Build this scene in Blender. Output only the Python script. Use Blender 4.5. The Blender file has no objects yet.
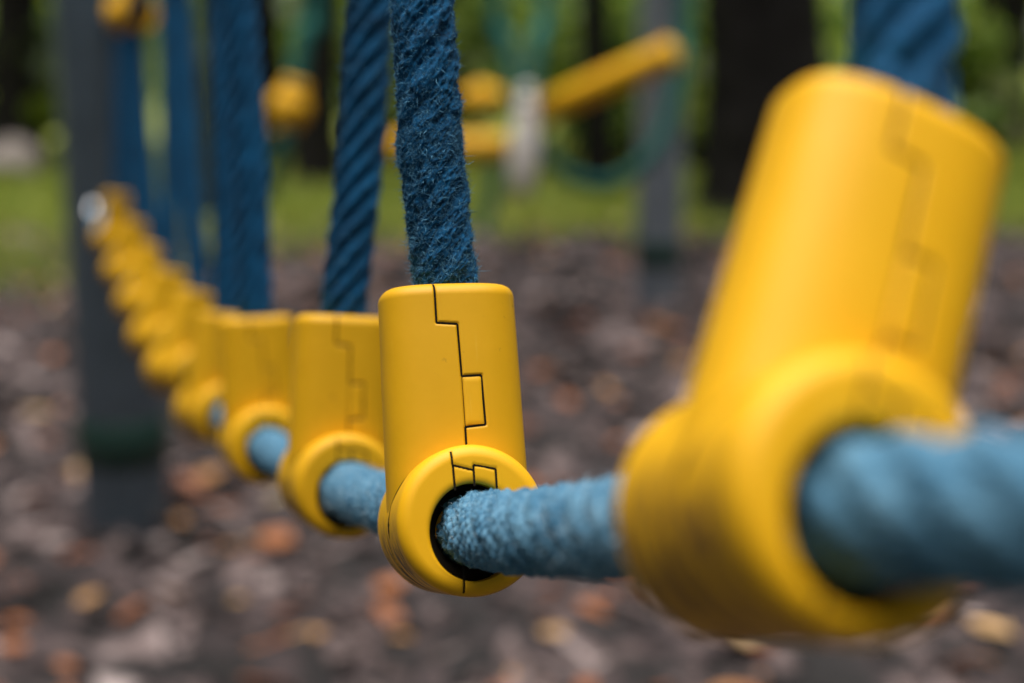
import bpy, math, random
import numpy as np
from mathutils import Vector, Matrix

random.seed(7)
rng = np.random.default_rng(7)
sc = bpy.context.scene
COL = sc.collection
R = math.radians

# ------------------------------------------------------------------ camera
F = 1422.2
CX, CY = 512.0, 341.5
PITCH = R(11.6)
CAM = np.array([0.0, 0.0, 0.711])
RIGHT = np.array([1.0, 0, 0])
UP = np.array([0, math.sin(PITCH), math.cos(PITCH)])
FWD = np.array([0, math.cos(PITCH), -math.sin(PITCH)])

def P(px, py, Z):
    """photo pixel + depth in metres -> the point in the world"""
    return CAM + FWD * Z + RIGHT * ((px - CX) / F * Z) - UP * ((py - CY) / F * Z)

def ground(px, py):
    d = FWD + RIGHT * ((px - CX) / F) - UP * ((py - CY) / F)
    return CAM + d * (-CAM[2] / d[2])

cam = bpy.data.cameras.new('camera')
camo = bpy.data.objects.new('camera', cam)
COL.objects.link(camo)
cam.lens = 50.0
cam.sensor_width = 36.0
cam.clip_start = 0.01
cam.clip_end = 500
camo.location = CAM
camo.rotation_euler = (R(90) - PITCH, 0, 0)
cam.dof.use_dof = True
cam.dof.focus_distance = 0.357
cam.dof.aperture_fstop = 5.5
cam.dof.aperture_blades = 0
sc.camera = camo

# ------------------------------------------------------------------ light
SUN_EL, SUN_AZ = R(87), R(200)      # azimuth clockwise from +Y: right and behind the camera
w = bpy.data.worlds.new('World')
sc.world = w
w.use_nodes = True
nt = w.node_tree
bg = nt.nodes['Background']
sky = nt.nodes.new('ShaderNodeTexSky')
sky.sky_type = 'NISHITA'
sky.sun_disc = False
sky.sun_elevation = SUN_EL
sky.sun_rotation = SUN_AZ
nt.links.new(sky.outputs[0], bg.inputs[0])
bg.inputs[1].default_value = 0.05
sun = bpy.data.lights.new('sun', 'SUN')
sun.energy = 5.0
sun.angle = R(58)
sun.color = (1.0, 0.97, 0.92)
suno = bpy.data.objects.new('sun', sun)
COL.objects.link(suno)
sd = Vector((math.sin(SUN_AZ) * math.cos(SUN_EL), math.cos(SUN_AZ) * math.cos(SUN_EL), math.sin(SUN_EL)))
suno.rotation_euler = sd.to_track_quat('Z', 'Y').to_euler()
suno.location = (2, -2, 6)

sc.view_settings.view_transform = 'Standard'
sc.view_settings.look = 'None'
sc.view_settings.exposure = 0.45
sc.view_settings.gamma = 1
sc.cycles.use_denoising = True
sc.cycles.max_bounces = 6

# ------------------------------------------------------------------ helpers
def link_mesh(name, verts, faces, mat=None, parent=None, smooth=True, link=True):
    me = bpy.data.meshes.new(name)
    verts = np.asarray(verts, dtype=np.float32)
    if isinstance(faces, np.ndarray):
        n, k = faces.shape
        me.vertices.add(len(verts))
        me.vertices.foreach_set('co', verts.ravel())
        me.loops.add(n * k)
        me.loops.foreach_set('vertex_index', faces.astype(np.int32).ravel())
        me.polygons.add(n)
        me.polygons.foreach_set('loop_start', np.arange(0, n * k, k, dtype=np.int32))
        me.update(calc_edges=True)
    else:
        me.from_pydata([tuple(v) for v in verts], [], [list(f) for f in faces])
        me.update()
    if smooth:
        me.polygons.foreach_set('use_smooth', np.ones(len(me.polygons), dtype=bool))
    if mat:
        me.materials.append(mat)
    o = bpy.data.objects.new(name, me)
    if link:
        COL.objects.link(o)
    if parent:
        o.parent = parent
    return o

def tag(o, label=None, cat=None, group=None, kind=None):
    if label: o['label'] = label
    if cat: o['category'] = cat
    if group: o['group'] = group
    if kind: o['kind'] = kind
    return o

def empty(name, loc=(0, 0, 0)):
    o = bpy.data.objects.new(name, None)
    o.empty_display_size = 0.02
    COL.objects.link(o)
    o.location = tuple(loc)
    return o

def copy_tree(o, parent=None):
    c = o.copy()
    COL.objects.link(c)
    if parent: c.parent = parent
    for ch in list(o.children):
        copy_tree(ch, c)
    return c

def grid_faces(nr, nc, closed=True):
    """quads for nr rings of nc points"""
    i = np.arange(nr - 1)[:, None]
    ncc = nc if closed else nc - 1
    j = np.arange(ncc)[None, :]
    jn = (j + 1) % nc
    a = i * nc + j; b = i * nc + jn; c = (i + 1) * nc + jn; d = (i + 1) * nc + j
    return np.stack([a, b, c, d], -1).reshape(-1, 4)

def catmull(pts, n=24):
    pts = np.asarray(pts, float)
    p = np.vstack([2 * pts[0] - pts[1], pts, 2 * pts[-1] - pts[-2]])
    out = []
    for i in range(1, len(p) - 2):
        p0, p1, p2, p3 = p[i - 1], p[i], p[i + 1], p[i + 2]
        t = np.linspace(0, 1, n, endpoint=False)[:, None]
        out.append(0.5 * (2 * p1 + (p2 - p0) * t + (2 * p0 - 5 * p1 + 4 * p2 - p3) * t ** 2 + (-p0 + 3 * p1 - 3 * p2 + p3) * t ** 3))
    out.append(pts[-1:])
    return np.vstack(out)

def arclen(pts):
    return np.concatenate([[0], np.cumsum(np.linalg.norm(np.diff(pts, axis=0), axis=1))])

def frames(c, ref):
    t = np.gradient(c, axis=0)
    t /= np.linalg.norm(t, axis=1)[:, None]
    ref = np.asarray(ref, float)
    n = ref[None, :] - (t @ ref)[:, None] * t
    n /= np.linalg.norm(n, axis=1)[:, None]
    b = np.cross(t, n)
    return t, n, b

def tube_arrays(c, rad, nth=24, ref=(0, 0, 1), caps=True):
    c = np.asarray(c, float)
    t, n, b = frames(c, ref)
    rad = np.broadcast_to(np.asarray(rad, float), (len(c),))
    th = np.linspace(0, 2 * math.pi, nth, endpoint=False)
    v = c[:, None, :] + rad[:, None, None] * (np.cos(th)[None, :, None] * n[:, None, :] + np.sin(th)[None, :, None] * b[:, None, :])
    return v.reshape(-1, 3), grid_faces(len(c), nth)

def merge(parts):
    vs, fs, off = [], [], 0
    for v, f in parts:
        vs.append(v); fs.append(f + off); off += len(v)
    return np.vstack(vs), np.vstack(fs)

def lathe_arrays(prof, axis_o, axis_d, nth=32):
    """prof = [(r, h)...] about axis"""
    d = np.asarray(axis_d, float); d /= np.linalg.norm(d)
    ref = np.array([1.0, 0, 0]) if abs(d[0]) < .9 else np.array([0, 1.0, 0])
    n = ref - (ref @ d) * d; n /= np.linalg.norm(n)
    b = np.cross(d, n)
    th = np.linspace(0, 2 * math.pi, nth, endpoint=False)
    pr = np.asarray(prof, float)
    v = np.asarray(axis_o)[None, None, :] + pr[:, 1][:, None, None] * d + pr[:, 0][:, None, None] * (np.cos(th)[None, :, None] * n + np.sin(th)[None, :, None] * b)
    return v.reshape(-1, 3), grid_faces(len(pr), nth)

# cheap smooth value noise, 2-D tileable in the first axis
def vnoise(u, v, nu, seed):
    r = np.random.default_rng(seed)
    nv = 4096
    tab = r.random((nu, nv))
    ui = np.floor(u).astype(int); vi = np.floor(v).astype(int)
    fu = u - ui; fv = v - vi
    fu = fu * fu * (3 - 2 * fu); fv = fv * fv * (3 - 2 * fv)
    g = lambda a, b: tab[a % nu, b % nv]
    return (g(ui, vi) * (1 - fu) + g(ui + 1, vi) * fu) * (1 - fv) + (g(ui, vi + 1) * (1 - fu) + g(ui + 1, vi + 1) * fu) * fv

# ------------------------------------------------------------------ materials
def mat(name):
    m = bpy.data.materials.new(name)
    m.use_nodes = True
    n = m.node_tree
    return m, n, n.nodes['Principled BSDF'], (lambda a, b: n.links.new(a, b))

def ramp(n, stops):
    r = n.nodes.new('ShaderNodeValToRGB')
    e = r.color_ramp.elements
    while len(e) < len(stops): e.new(0.5)
    for el, (p, c) in zip(e, stops):
        el.position = p
        el.color = (*c, 1) if len(c) == 3 else c
    return r

def noise(n, L, scale, detail=4, rough=.55, vec=None):
    x = n.nodes.new('ShaderNodeTexNoise')
    x.inputs['Scale'].default_value = scale
    x.inputs['Detail'].default_value = detail
    x.inputs['Roughness'].default_value = rough
    if vec is not None: L(vec, x.inputs['Vector'])
    return x

def mixc(n, L, fac, a, b, mode='MIX'):
    m = n.nodes.new('ShaderNodeMix')
    m.data_type = 'RGBA'; m.blend_type = mode
    for s, val in ((m.inputs[0], fac), (m.inputs[6], a), (m.inputs[7], b)):
        if hasattr(val, 'links'): L(val, s)
        elif isinstance(val, (int, float)): s.default_value = val
        else: s.default_value = (*val, 1)
    return m.outputs[2]

def plastic(name, base, dirt=(0.10, 0.055, 0.02), rough=.36):
    m, n, b, L = mat(name)
    tc = n.nodes.new('ShaderNodeTexCoord')
    oi = n.nodes.new('ShaderNodeObjectInfo')
    add = n.nodes.new('ShaderNodeVectorMath'); add.operation = 'ADD'
    L(tc.outputs['Object'], add.inputs[0]); L(oi.outputs['Random'], add.inputs[1])
    v = add.outputs[0]
    n1 = noise(n, L, 60, 5, .6, v)
    c1 = ramp(n, [(.3, tuple(x * .93 for x in base)), (.7, base)])
    L(n1.outputs[0], c1.inputs[0])
    # small specks of dirt
    n2 = noise(n, L, 420, 3, .6, v)
    r2 = ramp(n, [(.655, (0, 0, 0)), (.72, (1, 1, 1))])
    L(n2.outputs[0], r2.inputs[0])
    n4 = noise(n, L, 45, 2, .5, v)
    r4 = ramp(n, [(.5, (0, 0, 0)), (.75, (.55, .55, .55))])
    L(n4.outputs[0], r4.inputs[0])
    mul = n.nodes.new('ShaderNodeMath'); mul.operation = 'MULTIPLY'
    L(r2.outputs[0], mul.inputs[0]); L(r4.outputs[0], mul.inputs[1])
    hs = n.nodes.new('ShaderNodeHueSaturation')       # each connector has faded a little differently
    fm = n.nodes.new('ShaderNodeMapRange'); fm.inputs[3].default_value = .86; fm.inputs[4].default_value = 1.04
    L(oi.outputs['Random'], fm.inputs[0]); L(fm.outputs[0], hs.inputs['Value']); L(c1.outputs[0], hs.inputs['Color'])
    c2 = mixc(n, L, mul.outputs[0], hs.outputs[0], dirt)
    L(c2, b.inputs['Base Color'])
    rr = n.nodes.new('ShaderNodeMapRange')
    rr.inputs[3].default_value = rough - .05; rr.inputs[4].default_value = rough + .12
    L(n1.outputs[0], rr.inputs[0]); L(rr.outputs[0], b.inputs['Roughness'])
    bp = n.nodes.new('ShaderNodeBump')
    bp.inputs['Strength'].default_value = .12; bp.inputs['Distance'].default_value = .0003
    n3 = noise(n, L, 260, 4, .6, v)
    L(n3.outputs[0], bp.inputs['Height']); L(bp.outputs[0], b.inputs['Normal'])
    # fine rubbed scratches, a bit paler than the plastic
    ms = n.nodes.new('ShaderNodeMapping'); ms.inputs['Scale'].default_value = (900, 900, 40); ms.inputs['Rotation'].default_value = (.25, .5, 0)
    L(v, ms.inputs[0])
    s1 = noise(n, L, 1.0, 2, .5, ms.outputs[0])
    s2 = ramp(n, [(.66, (0, 0, 0)), (.72, (.5, .5, .5))]); L(s1.outputs[0], s2.inputs[0])
    s3 = n.nodes.new('ShaderNodeMath'); s3.operation = 'MULTIPLY'; L(s2.outputs[0], s3.inputs[0]); L(r4.outputs[0], s3.inputs[1])
    c3 = mixc(n, L, s3.outputs[0], c2, (.80, .58, .12)); L(c3, b.inputs['Base Color'])
    b.inputs['Specular IOR Level'].default_value = .33
    b.inputs['Subsurface Weight'].default_value = .08
    b.inputs['Subsurface Radius'].default_value = (.002, .001, .0003)
    return m

YEL = (0.81, 0.415, 0.003)
M_yel = plastic('yellow_plastic', YEL, rough=.50)

# collar: the same plastic with brown scuffs on its underside (worn by feet and bark)
M_col = M_yel.copy(); M_col.name = 'scuffed_yellow_plastic'
n = M_col.node_tree; b = n.nodes['Principled BSDF']; L = lambda a, c: n.links.new(a, c)
tc = n.nodes.new('ShaderNodeTexCoord')
mp = n.nodes.new('ShaderNodeMapping'); mp.inputs['Scale'].default_value = (120, 420, 120)
mp.inputs['Rotation'].default_value = (0, .3, .5)
L(tc.outputs['Object'], mp.inputs[0])
sn = noise(n, L, 1.0, 5, .7, mp.outputs[0])
sr = ramp(n, [(.46, (0, 0, 0)), (.56, (1, 1, 1))]); L(sn.outputs[0], sr.inputs[0])
sx = n.nodes.new('ShaderNodeSeparateXYZ'); L(tc.outputs['Object'], sx.inputs[0])
mr = n.nodes.new('ShaderNodeMapRange'); mr.inputs[1].default_value = .003; mr.inputs[2].default_value = -.009
L(sx.outputs[2], mr.inputs[0])
my = n.nodes.new('ShaderNodeMapRange'); my.inputs[1].default_value = -.0195; my.inputs[2].default_value = -.013
L(sx.outputs[1], my.inputs[0])
mm = n.nodes.new('ShaderNodeMath'); mm.operation = 'MULTIPLY'; L(sr.outputs[0], mm.inputs[0]); L(mr.outputs[0], mm.inputs[1])
m2 = n.nodes.new('ShaderNodeMath'); m2.operation = 'MULTIPLY'; L(mm.outputs[0], m2.inputs[0]); L(my.outputs[0], m2.inputs[1])
old = b.inputs['Base Color'].links[0].from_socket
L(mixc(n, L, m2.outputs[0], old, (.13, .06, .022)), b.inputs['Base Color'])

def simple(name, col, rough=.6, metal=0., bump=None, var=.25, scale=30):
    m, n, b, L = mat(name)
    tc = n.nodes.new('ShaderNodeTexCoord')
    x = noise(n, L, scale, 5, .6, tc.outputs['Object'])
    r = ramp(n, [(.3, tuple(c * (1 - var) for c in col)), (.7, tuple(min(1, c * (1 + var)) for c in col))])
    L(x.outputs[0], r.inputs[0]); L(r.outputs[0], b.inputs['Base Color'])
    b.inputs['Roughness'].default_value = rough
    b.inputs['Metallic'].default_value = metal
    if bump:
        bp = n.nodes.new('ShaderNodeBump'); bp.inputs['Strength'].default_value = .5
        bp.inputs['Distance'].default_value = bump
        L(x.outputs[0], bp.inputs['Height']); L(bp.outputs[0], b.inputs['Normal'])
    return m

M_seam = simple('grime_and_hole_shade', (.012, .010, .007), .8)  # grime in the seams; on the hole annulus the black paints shade
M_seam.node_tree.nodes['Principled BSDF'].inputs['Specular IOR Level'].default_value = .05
M_steel = simple('galvanised_steel', (.10, .125, .155), .42, .6, None, .18, 14)
M_polished = simple('polished_steel', (.75, .76, .78), .12, 1.0, None, .05)
M_band = simple('green_band_rubber', (.006, .030, .022), .5)
M_white = simple('weathered_white_plastic', (.78, .70, .64), .5)
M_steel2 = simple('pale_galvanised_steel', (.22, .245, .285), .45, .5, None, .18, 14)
M_teal = simple('teal_rope', (.003, .10, .08), .85, 0, .002, .35, 60)
M_farblue = None
M_bark = simple('dark_bark', (.014, .012, .011), .95, 0, .03, .5, 9)
M_bark.node_tree.nodes['Principled BSDF'].inputs['Specular IOR Level'].default_value = .15
M_greenplay = simple('dark_green_rope', (.005, .018, .012), .85, 0, .002, .3, 60)

def rope_mat(name, dark, light, fibre=False):
    m, n, b, L = mat(name)
    tc = n.nodes.new('ShaderNodeTexCoord')
    x = noise(n, L, 900, 3, .6, tc.outputs['Object'])
    y = noise(n, L, 90, 3, .6, tc.outputs['Object'])
    ad = n.nodes.new('ShaderNodeMath'); ad.operation = 'MULTIPLY_ADD'
    L(x.outputs[0], ad.inputs[0]); ad.inputs[1].default_value = .6
    ml = n.nodes.new('ShaderNodeMath'); ml.operation = 'MULTIPLY'; ml.inputs[1].default_value = .4
    L(y.outputs[0], ml.inputs[0]); L(ml.outputs[0], ad.inputs[2])
    r = ramp(n, [(.35, dark), (.65, light)])
    src = ad.outputs[0]
    if fibre:
        g = n.nodes.new('ShaderNodeNewGeometry'); src = g.outputs['Random Per Island']
        r.color_ramp.elements[0].position = 0; r.color_ramp.elements[1].position = 1
    L(src, r.inputs[0]); L(r.outputs[0], b.inputs['Base Color'])
    b.inputs['Roughness'].default_value = .85
    b.inputs['Sheen Weight'].default_value = .08
    b.inputs['Sheen Roughness'].default_value = .5
    b.inputs['Sheen Tint'].default_value = (.5, .75, 1, 1)
    b.inputs['Specular IOR Level'].default_value = .2
    if not fibre:
        bp = n.nodes.new('ShaderNodeBump'); bp.inputs['Strength'].default_value = .6
        bp.inputs['Distance'].default_value = .0004
        L(x.outputs[0], bp.inputs['Height']); L(bp.outputs[0], b.inputs['Normal'])
    return m

M_blue = rope_mat('blue_rope', (.0006, .018, .046), (.0015, .092, .22))
M_bluefuzz = rope_mat('blue_rope_fibre', (.001, .035, .09), (.13, .34, .50), True)
M_pale = rope_mat('worn_blue_rope', (.010, .085, .165), (.14, .29, .40))
M_palefuzz = rope_mat('worn_blue_rope_fibre', (.10, .24, .34), (.48, .60, .67), True)

# ------------------------------------------------------------------ ropes
def rope_surface(path, R0, s_samples, nth, lay, ref, pile=.0006, bump=.0005, lobe=.075, seed=1, cell=.0021, fibrous=0., yarns=30):
    """twisted six-strand rope wound with yarn; returns arrays plus s,theta grid"""
    path = np.asarray(path)
    S = arclen(path)
    c = np.stack([np.interp(s_samples, S, path[:, k]) for k in range(3)], 1)
    t, nn, bb = frames(c, ref)
    th = np.linspace(0, 2 * math.pi, nth, endpoint=False)
    s = s_samples[:, None]; T = th[None, :]
    ph = T / (2 * math.pi) - s / lay
    u = (ph * 6)
    fu = u - np.floor(u)
    lob = np.abs(np.sin(math.pi * fu)) ** .7
    r = R0 * (1 - lobe * 1.6 + lobe * 1.6 * lob)
    # yarn turns: little slanting bumps, laid across each strand
    K = yarns
    uu = ph * K
    vv = s / cell + np.floor(uu) * .5
    cu = uu - np.floor(uu); cv = (vv + .35 * cu); cv = cv - np.floor(cv)
    hgt = np.random.default_rng(seed).random((K, 4096))
    h = hgt[np.floor(uu).astype(int) % K, np.floor(vv + .35 * cu).astype(int) % 4096]
    bumpf = (np.sin(math.pi * cu) * np.sin(math.pi * cv)) ** .55
    r = r + bump * bumpf * (.55 + .6 * h)
    r = r + pile * (vnoise(ph * 60, s / (R0 * 2 * math.pi / 60), 60, seed + 1) - .5)
    r = r + .7 * pile * (vnoise(ph * 14, s / .004, 14, seed + 2) - .5)
    if fibrous:
        r = r + fibrous * (np.abs(vnoise(ph * 44 , s / .0026, 44, seed + 3) - .5) * -1.6 + .4)
        r = r + fibrous * .7 * (vnoise(ph * 90, s / .0016, 90, seed + 4) - .5)
        r = r + fibrous * .9 * (vnoise(ph * 9, s / .006, 9, seed + 5) - .5)
    pos = c[:, None, :] + r[:, :, None] * (np.cos(T)[:, :, None] * nn[:, None, :] + np.sin(T)[:, :, None] * bb[:, None, :])
    nrm = (np.cos(T)[:, :, None] * nn[:, None, :] + np.sin(T)[:, :, None] * bb[:, None, :])
    tan = np.broadcast_to(t[:, None, :], pos.shape)
    return pos, nrm, tan

def fuzz(pos, nrm, tan, count, rows, length, width, seed, lift=.55, comb=0.):
    r = np.random.default_rng(seed)
    i = r.integers(rows[0], rows[1], count); j = r.integers(0, pos.shape[1], count)
    p = pos[i, j]; n = nrm[i, j]; t = tan[i, j]
    side = np.cross(n, t)
    a = r.normal(0, 1, (count, 3))
    d0 = n * (lift * r.uniform(.4, 1.3, (count, 1))) + t * (r.normal(0.15, .6, (count, 1)) + comb * np.sign(r.normal(.6, 1, (count, 1)))) + side * r.normal(0, .6, (count, 1))
    d0 /= np.linalg.norm(d0, axis=1)[:, None]
    d1 = d0 + (.8 if not comb else .45) * a / np.linalg.norm(a, axis=1)[:, None] - .25 * n
    d1 /= np.linalg.norm(d1, axis=1)[:, None]
    ln = length * r.gamma(3, .33, (count, 1))
    wv = np.cross(d0, r.normal(0, 1, (count, 3))); wv /= np.linalg.norm(wv, axis=1)[:, None]
    wv *= width * r.uniform(.6, 1.4, (count, 1))
    b0 = p - n * .0003
    m = b0 + d0 * ln * .5
    e = m + d1 * ln * .5
    v = np.stack([b0 - wv, b0 + wv, m + wv * .8, m - wv * .8, e + wv * .3, e - wv * .3], 1).reshape(-1, 3)
    k = np.arange(count)[:, None] * 6
    f = np.concatenate([k + np.array([[0, 1, 2, 3]]), k + np.array([[3, 2, 4, 5]])], 0)
    return v, f

# chain: ring centre pixel, sleeve top pixel, depth as a multiple of the focus distance
S0 = 0.366
CH = [  # ring px, top px, depth, vertical rope waypoints (px,py), rope length
    ('A', (793, 507), (893, 116), .538, [(905, 40), (912, -60)], .55),
    ('B', (459, 522), (445, 287), 1.00, [(438, 270), (430, 140), (423, 0)], .55),
    ('C', (337, 482), (344, 312), 1.42, [(352, 300), (361, 150), (371, 0)], .50),
    ('D', (262, 442), (256, 318), 1.88, [(256, 305), (250, 150), (240, 0)], .46),
    ('E', (214, 412), (226, 308), 2.38, [(229, 295), (226, 150), (222, 0)], .43),
    ('F', (181, 371), (197, 290), 2.92, [(196, 280), (188, 150), (180, 0)], .40),
    ('G', (159, 338), (170, 272), 3.45, [(169, 262), (170, 140), (169, 0)], .37),
    ('H', (142, 304), (154, 249), 4.0, [(153, 240), (142, 120), (132, 14)], 0),
    ('I', (127, 272), (136, 224), 4.55, [(134, 216), (127, 110), (122, 10)], .30),
    ('J', (114, 240), (118, 197), 5.1, [(117, 190), (120, 100), (122, 8)], 0),
]
ROPE_DROP = UP * .0008
cent = {k: P(*px, S0 * z) for k, px, tp, z, _, _ in CH}
POST_BASE = ground(129, 533)
POST_R = .064
Zp = (POST_BASE - CAM) @ FWD
def on_post(px, py, gap):
    d = FWD + RIGHT * ((px - CX) / F) - UP * ((py - CY) / F)
    return CAM + d * ((math.hypot(POST_BASE[0], POST_BASE[1]) - gap) / math.hypot(d[0], d[1]))
end_pt = on_post(100, 212, POST_R + .01)
near1 = P(1052, 513, .154)
dirn = near1 - cent['A']
near2 = cent['A'] + dirn / np.linalg.norm(dirn) * .26
near3 = near2 + np.array([.10, -.30, .06])
AX = {}
for i, k in enumerate([q[0] for q in CH]):
    nearer = near1 if i == 0 else cent[CH[i - 1][0]]
    farther = end_pt if i == len(CH) - 1 else cent[CH[i + 1][0]]
    a = (nearer - cent[k]) / np.linalg.norm(nearer - cent[k]) + (cent[k] - farther) / np.linalg.norm(cent[k] - farther)
    a /= np.linalg.norm(a)
    if k in 'EFGHIJ':       # the farther rings have turned a little on the rope
        a = a + RIGHT * (.3 if k == 'E' else .75)
    AX[k] = a / np.linalg.norm(a)
order = [near3, near2, near1, cent['A'] - ROPE_DROP, P(585, 530, .282)]
for q in CH[1:]:
    k = q[0]
    if k in 'EFGHIJ': order += [cent[k] - ROPE_DROP + AX[k] * .024, cent[k] - ROPE_DROP - AX[k] * .024]
    else: order.append(cent[k] - ROPE_DROP)
order.append(end_pt)
hpath = catmull(order, 60)

# nonuniform sampling along the foot rope, finest round the sharp connector
S = arclen(hpath)
def s_of(p): return S[np.argmin(np.linalg.norm(hpath - p, axis=1))]
sB, sA, sC = s_of(cent['B']), s_of(cent['A']), s_of(cent['C'])
segs = [np.arange(0, sA, .0012), np.arange(sA, sB - .085, .0007), np.arange(sB - .085, sB + .01, .00026),
        np.arange(sB + .01, sC, .0008), np.arange(sC, S[-1], .0025)]
ss = np.concatenate(segs)
pos, nrm, tan = rope_surface(hpath, .0089, ss, 260, .075, (0, 0, 1), pile=.0005, bump=.0010, lobe=.11, seed=11, cell=.0022, yarns=26)
foot_rope = link_mesh('foot_rope', pos.reshape(-1, 3), grid_faces(pos.shape[0], pos.shape[1]), M_pale)
tag(foot_rope, 'pale worn blue rope threaded through the row of yellow connector rings', 'rope')
iA, iB = np.searchsorted(ss, sA), np.searchsorted(ss, sB)
iS = np.searchsorted(ss, sB - .085)
v1, f1 = fuzz(pos, nrm, tan, 30000, (iS, iB), .00055, .00005, 21, .8)
v2, f2 = fuzz(pos, nrm, tan, 7000, (iA, iS), .0016, .00006, 22, .8)
iC = np.searchsorted(ss, sC)
v3, f3 = fuzz(pos, nrm, tan, 8000, (iB, iC), .0018, .00006, 23, .8)
V, Fc = merge([(v1, f1), (v2, f2), (v3, f3)])
fz = link_mesh('fuzz', V, Fc, M_palefuzz, foot_rope, smooth=False)
fz['kind'] = 'stuff'

# ------------------------------------------------------------------ the yellow T connector
A_, B_, NEXP = .0183, .0126, 2.7
H = .0607
def sup(th):
    c, s = np.cos(th), np.sin(th)
    x = A_ * np.sign(c) * np.abs(c) ** (2 / NEXP)
    y = B_ * np.sign(s) * np.abs(s) ** (2 / NEXP)
    return x, y
def yfront(x):
    return -B_ * np.maximum(0, 1 - np.abs(x / A_) ** NEXP) ** (1 / NEXP)

def seg_dist(px, pz, poly):
    d = np.full(px.shape, 1.0)
    for (x0, z0), (x1, z1) in zip(poly[:-1], poly[1:]):
        dx, dz = x1 - x0, z1 - z0
        L2 = dx * dx + dz * dz + 1e-12
        t = np.clip(((px - x0) * dx + (pz - z0) * dz) / L2, 0, 1)
        d = np.minimum(d, np.hypot(px - x0 - t * dx, pz - z0 - t * dz))
    return d

mm_ = .001
seamF = [(-4.9, 60.4), (-4.9, 50.2), (.4, 49.7), (.7, 36.3), (5.8, 36.4), (6.1, 23.8), (.8, 23.4), (.8, 12)]
seamF = [(a * mm_, c * mm_) for a, c in seamF]
seamF2 = [(.7 * mm_, 36.3 * mm_), (.8 * mm_, 23.4 * mm_)]

def make_sleeve(parent):
    # uneven angles: equal arc steps, finer on the front
    th = np.linspace(0, 2 * math.pi, 6000)
    x, y = sup(th)
    w_ = np.where(y < 0, 3.0, 1.0)
    ds = np.hypot(np.diff(x), np.diff(y)) * w_[1:]
    cum = np.concatenate([[0], np.cumsum(ds)])
    N = 330
    thn = np.interp(np.linspace(0, cum[-1], N, endpoint=False), cum, th)
    x, y = sup(thn)
    rr = .0032
    rows = []           # (scale inset, z)
    for a in np.linspace(0, 1, 5)[:-1]:     # bottom, a little rounded
        q = a * math.pi / 2
        rows.append((.0012 * (1 - math.sin(q)), -.0040 + .0012 * (1 - math.cos(q))))
    for z in np.arange(-.0028, H - rr, .00028):
        rows.append((0., z))
    for q in np.linspace(0, math.pi / 2, 14):
        rows.append((rr * (1 - math.cos(q)), H - rr + rr * math.sin(q)))
    rows.append((.0052, H + .0001)); 
    rows = np.array(rows)
    ins = rows[:, 0][:, None]; z = rows[:, 1][:, None]
    taper = 1 - .035 * np.clip(z / H, 0, 1)       # a touch narrower at the top
    L_ = np.hypot(x, y)
    X = x[None, :] * taper; Y = y[None, :] * taper
    nx = np.sign(x) * np.abs(x / A_) ** (NEXP - 1) / A_; ny = np.sign(y) * np.abs(y / B_) ** (NEXP - 1) / B_
    nl = np.hypot(nx, ny); nx, ny = nx / nl, ny / nl
    X = X - ins * nx[None, :]; Y = Y - ins * ny[None, :]
    Z = np.broadcast_to(z, X.shape).copy()
    front = (Y < 0)
    d = np.minimum(seg_dist(X, Z, seamF), seg_dist(X, Z, seamF2) + .00012)
    dep = .00042 * np.clip(1 - d / .00055, 0, 1) ** .7 * front
    X = X - dep * nx[None, :]; Y = Y - dep * ny[None, :]
    # moulding waviness
    wob = .00010 * (vnoise(np.broadcast_to(thn[None, :] * 12 / (2 * math.pi), X.shape), Z / .009 + 40, 12, 5) - .5)
    X = X + wob * nx[None, :]; Y = Y + wob * ny[None, :]
    v = np.stack([X, Y, Z], -1)
    # inner top lip round the rope
    lip = []
    ang = np.arctan2(Y[-1], X[-1])
    for r_, zz in ((.0093, H), (.0088, H - .001), (.0088, H - .008)):
        lip.append(np.stack([r_ * np.cos(ang), np.minimum(r_, .0088) * np.sin(ang), np.full(N, zz)], -1))
    v = np.concatenate([v, np.array(lip)], 0)
    return link_mesh('sleeve', v.reshape(-1, 3), grid_faces(v.shape[0], N), M_yel, parent)

def resample(poly, step):
    poly = np.array(poly); S_ = arclen(poly)
    q = np.unique(np.concatenate([np.arange(0, S_[-1], step), S_]))
    return np.stack([np.interp(q, S_, poly[:, 0]), np.interp(q, S_, poly[:, 1])], 1)

def strip(poly, hw, surf, lift):
    """thin strip along each straight piece of poly, on surface y = surf(x,z)"""
    vs, fs = [], []
    for a, c in zip(poly[:-1], poly[1:]):
        a = np.array(a); c = np.array(c)
        d = (c - a); ln = np.linalg.norm(d); d /= ln
        nrm_ = np.array([-d[1], d[0]])
        k = max(2, int(ln / .0006))
        off = sum(len(v) for v in vs)
        for i in range(k + 1):
            p = a + d * (ln * i / k)
            for s_ in (-1, 1):
                q = p + nrm_ * hw * s_
                vs.append(np.array([[q[0], surf(q[0], q[1]) + lift, q[1]]]))
        for i in range(k):
            o = off + 2 * i
            fs.append([o, o + 1, o + 3, o + 2])
    return np.vstack(vs), np.array(fs)

YF = -.0205          # front face of the collar
faceS = [[(-4.6, 17.0), (-4.5, 13.6), (.6, 12.1)], [(.7, 13.4), (6.2, 12.1), (6.2, 6.4)],
         [(-4.4, 13.6), (-4.2, 7.4)], [(.7, 13.4), (.7, 8.2)], [(-3.2, -10.6), (-3.4, -17.4)]]
faceS = [[(a * mm_, c * mm_) for a, c in p] for p in faceS]

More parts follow.
